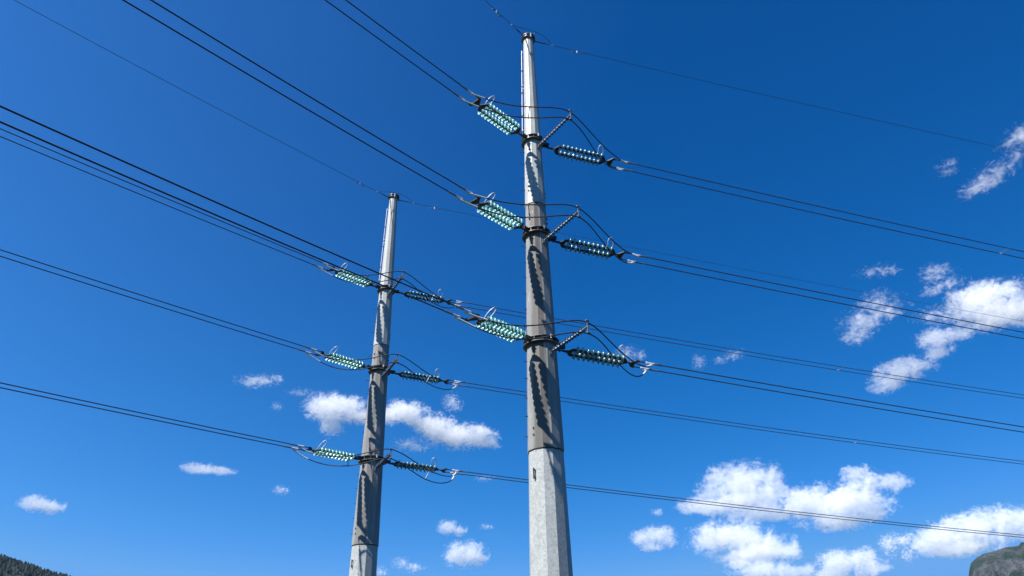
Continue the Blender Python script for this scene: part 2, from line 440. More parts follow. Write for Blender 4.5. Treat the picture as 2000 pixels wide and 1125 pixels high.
# ------------------------------------------------------------------ the two steel poles
POLES = {'N': dict(x=0.79511, y=18.0, z=0.0), 'F': dict(x=-5.47107, y=26.422, z=-0.76)}
HC = (17.635, 13.855, 10.144)
TOP_H = 22.66
def rad(h): return (1.058 - 0.0374 * (h - 3.98)) / 2
A_CORNER = R(190.9)
def dodeca(h, extra=0.0, n=12):
    return [(az_dir(A_CORNER + 2 * math.pi * k / n) * (rad(h) + extra)) + Vector((0, 0, h)) for k in range(n)]
def shell(levels):
    """levels: (height, extra radius); a twelve-sided skin with a closed top and bottom"""
    b = MB(); vs = []
    for h, e in levels: vs += dodeca(h, e)
    fs = []
    for i in range(len(levels) - 1):
        for k in range(12): fs.append((i * 12 + k, i * 12 + (k + 1) % 12, (i + 1) * 12 + (k + 1) % 12, (i + 1) * 12 + k))
    fs += [tuple(range(11, -1, -1)), tuple((len(levels) - 1) * 12 + k for k in range(12))]
    b.add(vs, fs); return b

AZ_L = {'N': 3.84414, 'F': 3.88334}
AZ_R = {'N': 1.30320, 'F': 1.28549}
AZ_P = {'N': R(145), 'F': R(148)}
TIP_R = {'N': 2.02, 'F': 1.85}

def make_pole(key, label):
    P = POLES[key]
    root = empty('steel_pole', (P['x'], P['y'], P['z']))
    tag(root, label, 'power pole', 'tapered steel poles of the power line')
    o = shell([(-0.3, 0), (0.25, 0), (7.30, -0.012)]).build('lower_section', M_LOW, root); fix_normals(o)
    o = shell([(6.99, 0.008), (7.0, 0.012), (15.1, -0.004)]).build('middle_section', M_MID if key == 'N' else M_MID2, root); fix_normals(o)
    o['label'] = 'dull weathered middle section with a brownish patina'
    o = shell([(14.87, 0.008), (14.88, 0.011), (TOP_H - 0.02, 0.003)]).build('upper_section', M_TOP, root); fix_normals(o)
    b = MB(); b.lathe([(0, 0.32), (1.15, 0.32), (1.2, 0.27), (1.2, -0.5), (0, -0.5)], 32, smooth=False); o = b.build('concrete_footing', M_CON, root); fix_normals(o)
    # dark strips standing in for the shadow gap under both slip joints
    for h in (6.99, 14.87):
        b = MB(); v0 = dodeca(h - 0.026, -0.004); v1 = dodeca(h - 0.004, 0.0085); v2 = dodeca(h - 0.0005, 0.0085)
        b.add(v0 + v1 + v2, [(i * 12 + k, i * 12 + (k + 1) % 12, (i + 1) * 12 + (k + 1) % 12, (i + 1) * 12 + k) for i in range(2) for k in range(12)])
        b.build('joint_shadow_strip', M_DARK, root)
    # collars: two flange rings with gussets between them and clevis lugs for the strings
    for lev, hc in enumerate(HC):
        c = empty('collar', (0, 0, hc)); c.parent = root
        rp = rad(hc)
        for nm, z0, z1, w_ in (('lower_flange', -0.145, -0.12, 0.108), ('upper_flange', 0.005, 0.03, 0.095)):
            b = MB(); ri, ro = rp - 0.01, rp + w_
            b.lathe([(ri, z0), (ro - 0.006, z0), (ro, z0 + 0.006), (ro, z1 - 0.006), (ro - 0.006, z1), (ri, z1)], 40, smooth=False)
            o = b.build(nm, M_RIM, c); fix_normals(o)
        for a in [A_CORNER + R(15 + 30 * k) for k in range(12)]:
            d = az_dir(a); s_ = Vector((d.y, -d.x, 0)); b = MB()
            if min(abs((a - q + math.pi) % (2 * math.pi) - math.pi) for q in (AZ_L[key], AZ_R[key])) < R(14): continue
            b.box(d * (rp + 0.035) + Vector((0, 0, -0.06)), d * 0.042, s_ * 0.007, Vector((0, 0, 0.062)))
            b.build('gusset', M_RIM, c)
        for a in (AZ_L[key], AZ_R[key]):
            d = az_dir(a); s_ = Vector((d.y, -d.x, 0)); b = MB()
            for q in (-1, 1):
                b.box(d * (rp + 0.14) + s_ * 0.035 * q + Vector((0, 0, -0.057)), d * 0.15, s_ * 0.010, Vector((0, 0, 0.061)))
            pin = d * (rp + 0.235) + Vector((0, 0, -0.06))
            b.tube([pin - s_ * 0.075, pin + s_ * 0.075], 0.019, 10)
            b.build('clevis_lug', M_DARK, c)
        # short bright upstand at the rim between the flanges
        d = az_dir(R(150)); s_ = Vector((d.y, -d.x, 0)); b = MB()
        b.box(d * (rp + 0.11) + Vector((0, 0, -0.01)), d * 0.012, s_ * 0.018, Vector((0, 0, 0.06)))
        b.build('earthing_tab', M_ALU, c)
    # head plate
    b = MB(); rt = rad(TOP_H)
    b.lathe([(0, TOP_H), (rt + 0.072, TOP_H), (rt + 0.078, TOP_H - 0.005), (rt + 0.078, TOP_H - 0.022), (rt + 0.072, TOP_H - 0.027), (rt - 0.01, TOP_H - 0.027)], 36, smooth=False)
    b.lathe([(rt - 0.01, TOP_H - 0.14), (rt + 0.072, TOP_H - 0.14), (rt + 0.078, TOP_H - 0.135), (rt + 0.078, TOP_H - 0.123), (rt + 0.072, TOP_H - 0.118), (rt - 0.01, TOP_H - 0.118)], 36, smooth=False)
    for a in [AZ_L[key], AZ_R[key]] + [R(20 + 60 * k) for k in range(6)]:
        d = az_dir(a); s_ = Vector((d.y, -d.x, 0))
        b.box(d * (rt + 0.028) + Vector((0, 0, TOP_H - 0.0725)), d * 0.036, s_ * 0.008, Vector((0, 0, 0.045)))
    o = b.build('head_plate', M_RIM, root); fix_normals(o)
    d = az_dir(R(160)); b = MB()
    b.box(d * (rt + 0.075) + Vector((0, 0, TOP_H - 0.10)), d * 0.010, Vector((d.y, -d.x, 0)) * 0.02, Vector((0, 0, 0.095)))
    b.build('earthing_tab', M_ALU, root)
    # climbing rail and step bolts
    aS = R(262)
    d = az_dir(aS); s_ = Vector((d.y, -d.x, 0))
    for z0, z1 in ((20.15, 21.95), (18.05, 20.1)):
        b = MB(); b.tube([d * (rad(z0) + 0.07) + Vector((0, 0, z0)), d * (rad(z1) + 0.07) + Vector((0, 0, z1))], 0.0115, 6)
        for z in (z0 + 0.06, z1 - 0.06): b.tube([d * (rad(z) - 0.02) + Vector((0, 0, z)), d * (rad(z) + 0.07) + Vector((0, 0, z))], 0.012, 6)
        b.build('climbing_rail', M_ALU, root)
    h = 21.45; k = 0
    while h > 7.2:
        if min(abs(h - 0.06 - q) for q in HC) > 0.2:
            a = R(258 if k % 2 else 266); d = az_dir(a); b = MB()
            p0 = d * (rad(h) - 0.03); p1 = d * (rad(h) + (0.15 if h > 13 else 0.075)); up = Vector((0, 0, h))
            b.tube([p0 + up, p1 + up], 0.009, 6); b.tube([p1 + up, p1 + d * 0.010 + up], 0.015, 6)
            b.tube([d * (rad(h) + 0.004) + up, d * (rad(h) + 0.024) + up], 0.021, 6)
            b.build('step_bolt', M_DARK, root)
        h -= 0.54; k += 1
    # bolted lugs on the flats
    for a, h in ((R(220), 15.45), (R(220), 14.35), (R(222), 7.45), (R(222), 6.35), (R(100), 15.3), (R(100), 14.3)):
        d = az_dir(a); s_ = Vector((d.y, -d.x, 0)); ap = rad(h) * 0.985
        for q in (-0.09, 0.09):
            b = MB(); p = d * ap + Vector((0, 0, h + q)); b.tube([p, p + d * 0.035], 0.016, 8)
            b.box(p + d * 0.022 - s_ * 0.015, d * 0.018, s_ * 0.012, Vector((0, 0, 0.02)))
            if h < 7 and q > 0: b.box(d * (ap + 0.04) + Vector((0, 0, h)), d * 0.006, s_ * 0.018, Vector((0, 0, 0.14)))
            b.build('mounting_lug', M_DARK, root)
    return root

POLE = {'N': make_pole('N', 'taller looking nearer tapered galvanised steel pole, carrying three collars and an earth wire'),
        'F': make_pole('F', 'slimmer looking farther tapered steel pole standing behind the crossing cables')}

# ------------------------------------------------------------------ tension insulator sets
PITCH, NDISC, T0 = 0.150, 10, 0.985
SEP = 0.165
def disc_mesh():
    b = MB()          # axis Z, cap towards -Z, shell opening towards +Z
    prof = [(0.030, -0.012), (0.050, -0.016), (0.085, -0.004), (0.112, 0.016), (0.1265, 0.036), (0.1275, 0.044), (0.122, 0.049), (0.114, 0.040),
            (0.104, 0.031), (0.098, 0.048), (0.092, 0.049), (0.088, 0.026), (0.076, 0.020), (0.070, 0.042), (0.064, 0.043), (0.060, 0.016), (0.044, 0.012), (0.030, 0.012)]
    b.lathe(prof + [prof[0]], 28)
    me = b.mesh('glass_disc', M_GLASS); me.materials.append(M_RIB)
    for p in me.polygons:
        if 6 <= p.index // 28 <= 16: p.material_index = 1      # the ribbed underside
    bm = bmesh.new(); bm.from_mesh(me); bmesh.ops.remove_doubles(bm, verts=bm.verts, dist=1e-5); bmesh.ops.recalc_face_normals(bm, faces=bm.faces); bm.to_mesh(me); bm.free()
    return me
def cap_mesh():
    b = MB()
    b.lathe([(0, -0.092), (0.030, -0.090), (0.042, -0.074), (0.046, -0.030), (0.049, -0.0155), (0.028, -0.010), (0.0, -0.010)], 14)
    b.lathe([(0, 0.010), (0.029, 0.012), (0.024, 0.030), (0.014, 0.036), (0.013, 0.066), (0, 0.068)], 10)
    return b.mesh('metal_cap', M_DARK)
ME_DISC, ME_CAP = disc_mesh(), cap_mesh()

def make_set(toward):
    """tension set along local +X, lateral Y; toward = +1 when local +Y looks at the middle of the bend"""
    root = empty('tension_insulator')
    def part(name, b, mat): 
        o = b.build(name, mat, root); fix_normals(o); return o
    # links from the lug out to the inner yoke
    b = MB()
    b.box((0.60, 0, 0), (0.085, 0, 0), (0, 0.030, 0), (0, 0, 0.014)); b.tube([(0.53, 0, -0.05), (0.53, 0, 0.05)], 0.018, 8)
    b.box((0.70, 0, 0), (0.055, 0, 0), (0, 0.012, 0), (0, 0, 0.034)); b.tube([(0.665, -0.045, 0), (0.665, 0.045, 0)], 0.017, 8)
    b.tube([(0.735, 0, 0), (0.80, 0, 0)], 0.020, 8); b.tube([(0.775, 0, -0.045), (0.775, 0, 0.045)], 0.016, 8)
    b.tube([(0.36, 0, 0), (0.53, 0, 0)], 0.024, 8)
    part('link', b, M_DARK)
    b = MB(); b.prism([(0.755, -0.05), (0.755, 0.05), (0.865, SEP + 0.045), (0.91, SEP + 0.045), (0.91, -SEP - 0.045), (0.865, -SEP - 0.045)], -0.010, 0.010)
    part('yoke_plate', b, M_DARK)
    xe = T0 + PITCH * (NDISC - 1)
    for s_ in (-1, 1):
        b = MB(); b.tube([(0.885, s_ * SEP, 0), (0.93, s_ * SEP, 0)], 0.026, 8); b.tube([(0.89, s_ * SEP, -0.05), (0.89, s_ * SEP, 0.05)], 0.016, 8)
        part('ball_eye', b, M_DARK)
        for k in range(NDISC):
            o = bpy.data.objects.new('glass_disc', ME_DISC); COL.objects.link(o); o.parent = root
            o.location = (T0 + PITCH * k, s_ * SEP, 0); o.rotation_euler = (0, R(90), 0)
            c = bpy.data.objects.new('metal_cap', ME_CAP); COL.objects.link(c); c.parent = o
        b = MB(); b.tube([(xe + 0.05, s_ * SEP, 0), (xe + 0.13, s_ * SEP, 0)], 0.024, 8); b.tube([(xe + 0.115, s_ * SEP, -0.05), (xe + 0.115, s_ * SEP, 0.05)], 0.016, 8)
        part('socket_eye', b, M_DARK)
    x1 = xe + 0.115
    b = MB(); b.prism([(x1 - 0.03, -SEP - 0.045), (x1 - 0.03, SEP + 0.045), (x1 + 0.02, SEP + 0.045), (x1 + 0.13, 0.05), (x1 + 0.13, -0.05), (x1 + 0.02, -SEP - 0.045)], -0.010, 0.010)
    part('yoke_plate', b, M_DARK)
    x2 = x1 + 0.22
    b = MB(); b.tube([(x1 + 0.11, 0, 0), (x2, 0, 0)], 0.022, 8); b.tube([(x1 + 0.11, 0, -0.045), (x1 + 0.11, 0, 0.045)], 0.017, 8)
    part('link', b, M_DARK)
    b = MB(); b.prism([(x2 - 0.02, -0.05), (x2 - 0.02, 0.05), (x2 + 0.11, 0.225), (x2 + 0.16, 0.225), (x2 + 0.16, -0.225), (x2 + 0.11, -0.225)], -0.012, 0.012)
    part('yoke_plate', b, M_DARK)
    # racket shaped arcing horn standing over the last discs
    cx, hy = x1 - 0.11, 0.10 * toward
    pts = []
    for k in range(25):
        a = math.pi * (-0.5 + 2.0 * k / 24) if False else 2 * math.pi * (k / 24)
        u = -math.cos(a) * 0.23 + 0.23; v = math.sin(a) * 0.085 * (0.75 + 0.6 * u)
        pts.append((cx + v * 1.15 + 0.06 - u * 0.22, toward * (0.02 + u * 0.72), 0.03 + u * 0.66))
    b = MB(); b.tube(pts, 0.0125, 8); b.tube([(x1, toward * 0.02, 0.0), (cx + 0.06, toward * 0.02, 0.03)], 0.014, 8)
    part('arcing_horn', b, M_ALU)
    # two dead-end clamps
    x3 = x2 + 0.14
    for s_ in (-1, 1):
        y = 0.19 * s_
        b = MB(); b.tube([(x3, y, 0), (3.10, y, 0)], 0.017, 8)
        b.box((x3 + 0.03, y, 0), (0.05, 0, 0), (0, 0.022, 0), (0, 0, 0.03))
        part('clamp_link', b, M_DARK)
        b = MB(); b.tube([(3.08, y, 0), (3.14, y, 0), (3.16, y, 0), (3.34, y, 0)], [0.030, 0.034, 0.026, 0.026], 10)
        b.box((3.24, y, -0.03), (0.055, 0, 0), (0, 0.014, 0), (0, 0, 0.04)); b.tube([(3.215, y - 0.03, -0.035), (3.215, y + 0.03, -0.035)], 0.012, 8); b.tube([(3.265, y - 0.03, -0.035), (3.265, y + 0.03, -0.035)], 0.012, 8)
        c = part('dead_end_clamp', b, M_ALU)
        b = MB(); b.tube([(3.34, y, 0), (3.62, y, 0), (3.66, y, 0)], [0.0255, 0.0255, 0.017], 10)
        o = b.build('compression_sleeve', M_SLEEVE, c); fix_normals(o)
    return root

SPAN = {
 'NL': dict(az=3.84414, sl=-0.06825, cu=0.00138, dz=-0.09003, ssl=-0.02, scu=0.0012, sdz=-0.10),
 'FL': dict(az=3.88334, sl=-0.03728, cu=0.00079, dz=-0.10238, ssl=-0.03713, scu=0.00107, sdz=-0.12),
 'NR': dict(az=1.30320, sl=-0.09008, cu=0.00066, dz=-0.12949, ssl=-0.05238, scu=0.00061, sdz=-0.077),
 'FR': dict(az=1.28549, sl=-0.07411, cu=0.00056, dz=-0.06839, ssl=-0.07027, scu=0.00046, sdz=-0.066)}
LEVEL_H = {'N': (22.66, 17.635, 13.855, 10.144), 'F': (21.827, 16.8855, 13.0986, 9.3886)}
POLE_TXT = {'N': 'nearer pole', 'F': 'farther pole'}
LEV_TXT = {1: 'top collar', 2: 'middle collar', 3: 'lowest collar'}
HEAD = 0
SIDE_TXT = {'L': 'wooded hill side', 'R': 'rock mountain side'}

proto = {'L': make_set(1), 'R': make_set(-1)}
used = set()
for pk in 'NF':
    for sk in 'LR':
        sp = SPAN[pk + sk]
        for lev in (1, 2, 3):
            o = proto[sk] if sk not in used else copy_tree(proto[sk])
            used.add(sk)
            h = LEVEL_H[pk][lev]
            o.location = (POLES[pk]['x'], POLES[pk]['y'], h + sp['dz'])
            o.rotation_euler = (0, -math.atan(sp['sl'] + 3 * sp['cu']), math.pi / 2 - sp['az'])
            tag(o, 'double string of aqua glass discs, %s of %s, %s' % (LEV_TXT[lev], POLE_TXT[pk], SIDE_TXT[sk]), 'insulator', 'aqua glass tension insulators')

# ------------------------------------------------------------------ conductors
def lateral(az):
    n = Vector((math.cos(az), -math.sin(az), 0)); return -n if n.y > 0 else n
def span_pt(pk, sk, lev, side, t):
    sp = SPAN[pk + sk]; P = POLES[pk]
    if lev == 0: z = sp['sdz'] + sp['ssl'] * t + sp['scu'] * t * t; s_ = 0
    else: z = sp['dz'] + sp['sl'] * t + sp['cu'] * t * t; s_ = side * 0.19
    return Vector((P['x'], P['y'], LEVEL_H[pk][lev] + z)) + az_dir(sp['az']) * t + lateral(sp['az']) * s_
def ts(a, b):
    out = [a]; t = a
    while t < b: t += 0.5 if t < 25 else 2.0; out.append(min(t, b))
    return out
def local_tube(name, pts, r, mat, n=8):
    p0 = Vector(pts[0]); b = MB(); b.tube([Vector(p) - p0 for p in pts], r, n)
    return b.build(name, mat, None, p0)
for pk in 'NF':
    for sk in 'LR':
        end = {'NL': 46, 'FL': 60, 'NR': 80, 'FR': 90}[pk + sk]
        for lev in (1, 2, 3):
            for side, txt in ((1, 'upper'), (-1, 'lower')):
                o = local_tube('conductor_cable', [span_pt(pk, sk, lev, side, t) for t in ts(3.60, end)], 0.0158, M_WIRE)
                tag(o, '%s cable of the pair from the %s, %s, %s' % (txt, LEV_TXT[lev], POLE_TXT[pk], SIDE_TXT[sk]), 'cable', 'conductor cables of the power line')
        # earth wire
        st = 0.26
        o = local_tube('earth_wire', [span_pt(pk, sk, 0, 0, t) for t in ts(0.68, end)], 0.0085, M_WIRE, 6)
        tag(o, 'thin earth wire from the head of the %s, %s' % (POLE_TXT[pk], SIDE_TXT[sk]), 'cable', 'thin earth wires at the pole heads')
        fit = empty('earth_wire_fitting', span_pt(pk, sk, 0, 0, st)); q0 = span_pt(pk, sk, 0, 0, st)
        tag(fit, 'dark earth wire clamp at the head of the %s, %s' % (POLE_TXT[pk], SIDE_TXT[sk]), 'wire clamp', 'earth wire clamp fittings')
        b = MB(); b.tube([span_pt(pk, sk, 0, 0, t) - q0 for t in (0.24, 0.42)], 0.020, 8); b.tube([span_pt(pk, sk, 0, 0, 0.40) - q0 + lateral(SPAN[pk+sk]['az']) * 0.03, span_pt(pk, sk, 0, 0, 0.40) - q0 - lateral(SPAN[pk+sk]['az']) * 0.03], 0.013, 8)
        b.build('shackle', M_DARK, fit)
        b = MB(); b.tube([span_pt(pk, sk, 0, 0, t) - q0 for t in (0.42, 0.48, 0.64, 0.72)], [0.014, 0.021, 0.021, 0.012], 8)
        b.build('wedge_clamp', M_DARK, fit)
        b = MB(); b.tube([span_pt(pk, sk, 0, 0, t) - q0 for t in (0.90, 0.97)], 0.017, 8)
        b.build('parallel_clamp', M_ALU, fit)
        # vibration damper
        tm = {'NL': 1.75, 'FL': 1.9, 'NR': 1.9, 'FR': 1.94}[pk + sk]
        q0 = span_pt(pk, sk, 0, 0, tm); dv = az_dir(SPAN[pk + sk]['az']); dn = Vector((0, 0, -0.075))
        e = empty('vibration_damper', q0)
        tag(e, 'small dumbbell damper under the earth wire of the %s, %s' % (POLE_TXT[pk], SIDE_TXT[sk]), 'damper', 'vibration dampers under the earth wires')
        b = MB(); b.tube([dv * -0.17 + dn * 1.1, dn, dv * 0.17 + dn * 1.1], 0.006, 6); b.build('messenger_wire', M_WIRE, e)
        for s_ in (-1, 1):
            b = MB(); b.tube([dv * s_ * 0.13 + dn * 1.1, dv * s_ * 0.15 + dn * 1.1, dv * s_ * 0.215 + dn * 1.15, dv * s_ * 0.225 + dn * 1.15], [0.018, 0.026, 0.026, 0.016], 8); b.build('damper_weight', M_SLEEVE, e)
        b = MB(); b.box(dn * 0.5, dv * 0.020, lateral(SPAN[pk+sk]['az']) * 0.013, Vector((0, 0, 0.055))); b.build('damper_clip', M_ALU, e)

# twin-bundle spacers on the spans that show one
for pk, sk, lev, t in (('N', 'R', 1, 18.98), ('N', 'R', 2, 19.0), ('N', 'R', 3, 19.0), ('F', 'R', 1, 22.88), ('F', 'R', 2, 22.72), ('F', 'R', 3, 22.42)):
    a, c = span_pt(pk, sk, lev, 1, t), span_pt(pk, sk, lev, -1, t); mid = (a + c) / 2; dv = az_dir(SPAN[pk + sk]['az'])
    e = empty('bundle_spacer', mid)
    tag(e, 'bundle spacer bar clamped between the two cables from the %s of the %s' % (LEV_TXT[lev], POLE_TXT[pk]), 'spacer', 'bundle spacers on the cable pairs')
    b = MB(); b.tube([a - mid, c - mid], 0.012, 8); b.build('bar', M_SLEEVE, e)
    for q in (a, c):
        b = MB(); b.tube([q - mid - dv * 0.05, q - mid + dv * 0.05], 0.023, 8); b.build('clamp', M_SLEEVE if q is a else M_ALU, e)

# ------------------------------------------------------------------ post insulators that carry the jumpers
def make_post():
    """horizontal composite post along local +X, base at the pole face (x=0), tip at x=L"""
    root = empty('post_insulator'); Lp = 1.66
    b = MB(); b.box((0.0, 0, 0), (0.012, 0, 0), (0, 0.055, 0), (0, 0, 0.10)); b.box((0.03, 0, 0), (0.03, 0, 0), (0, 0.012, 0), (0, 0, 0.05))
    b.tube([(0.03, 0, 0), (0.16, 0, 0.004)], 0.030, 10); o = b.build('base_fitting', M_SLEEVE, root); fix_normals(o)
    b = MB(); b.tube([(0.15, 0, 0), (Lp - 0.17, 0, 0)], 0.025, 12); b.build('core_rod', M_ROD, root)
    n = 11
    for k in range(n):
        x = 0.215 + (Lp - 0.43) * k / (n - 1); b = MB()
        b.lathe([(0.022, x - 0.014), (0.040, x - 0.006), (0.071, x + 0.004), (0.073, x + 0.008), (0.069, x + 0.010), (0.038, x + 0.006), (0.022, x + 0.012)], 20, axis='X')
        o = b.build('shed', M_SHED, root); fix_normals(o)
    b = MB(); b.tube([(Lp - 0.18, 0, 0), (Lp - 0.02, 0, 0), (Lp, 0, 0)], [0.028, 0.028, 0.018], 10); o = b.build('tip_fitting', M_SLEEVE, root)
    b = MB(); b.box((Lp + 0.0, 0, 0), (0.010, 0, 0), (0, 0.020, 0), (0, 0, 0.165))
    for s_ in (-1, 1): b.tube([(Lp, -0.05, s_ * 0.18), (Lp, 0.05, s_ * 0.18)], 0.026, 8)
    o = b.build('cable_bracket', M_ALU if False else M_SLEEVE, root); fix_normals(o)
    return root, Lp
TIPZ = {('N', 1): -0.42, ('N', 2): -0.36, ('N', 3): -0.34, ('F', 1): -0.245, ('F', 2): -0.225, ('F', 3): -0.265}
pp = None
for pk in 'NF':
    for lev in (1, 2, 3):
        if pp is None: pp, LP = make_post(); o = pp
        else: o = copy_tree(pp)
        P = POLES[pk]; hc = LEVEL_H[pk][lev]; d = az_dir(AZ_P[pk])
        base = Vector((P['x'], P['y'], hc - 0.44)) + d * (rad(hc - P['z'] - 0.44) * 0.985)
        tip = Vector((P['x'], P['y'], hc + TIPZ[(pk, lev)])) + d * TIP_R[pk]
        v = tip - base; o.location = base
        o.rotation_euler = (0, -math.atan2(v.z, math.hypot(v.x, v.y)), math.atan2(v.y, v.x))
        k = v.length / LP; o.scale = (k, 1, 1)
        tag(o, 'blue grey ribbed post insulator jutting out under the %s of the %s' % (LEV_TXT[lev], POLE_TXT[pk]), 'insulator', 'post insulators holding the jumpers')

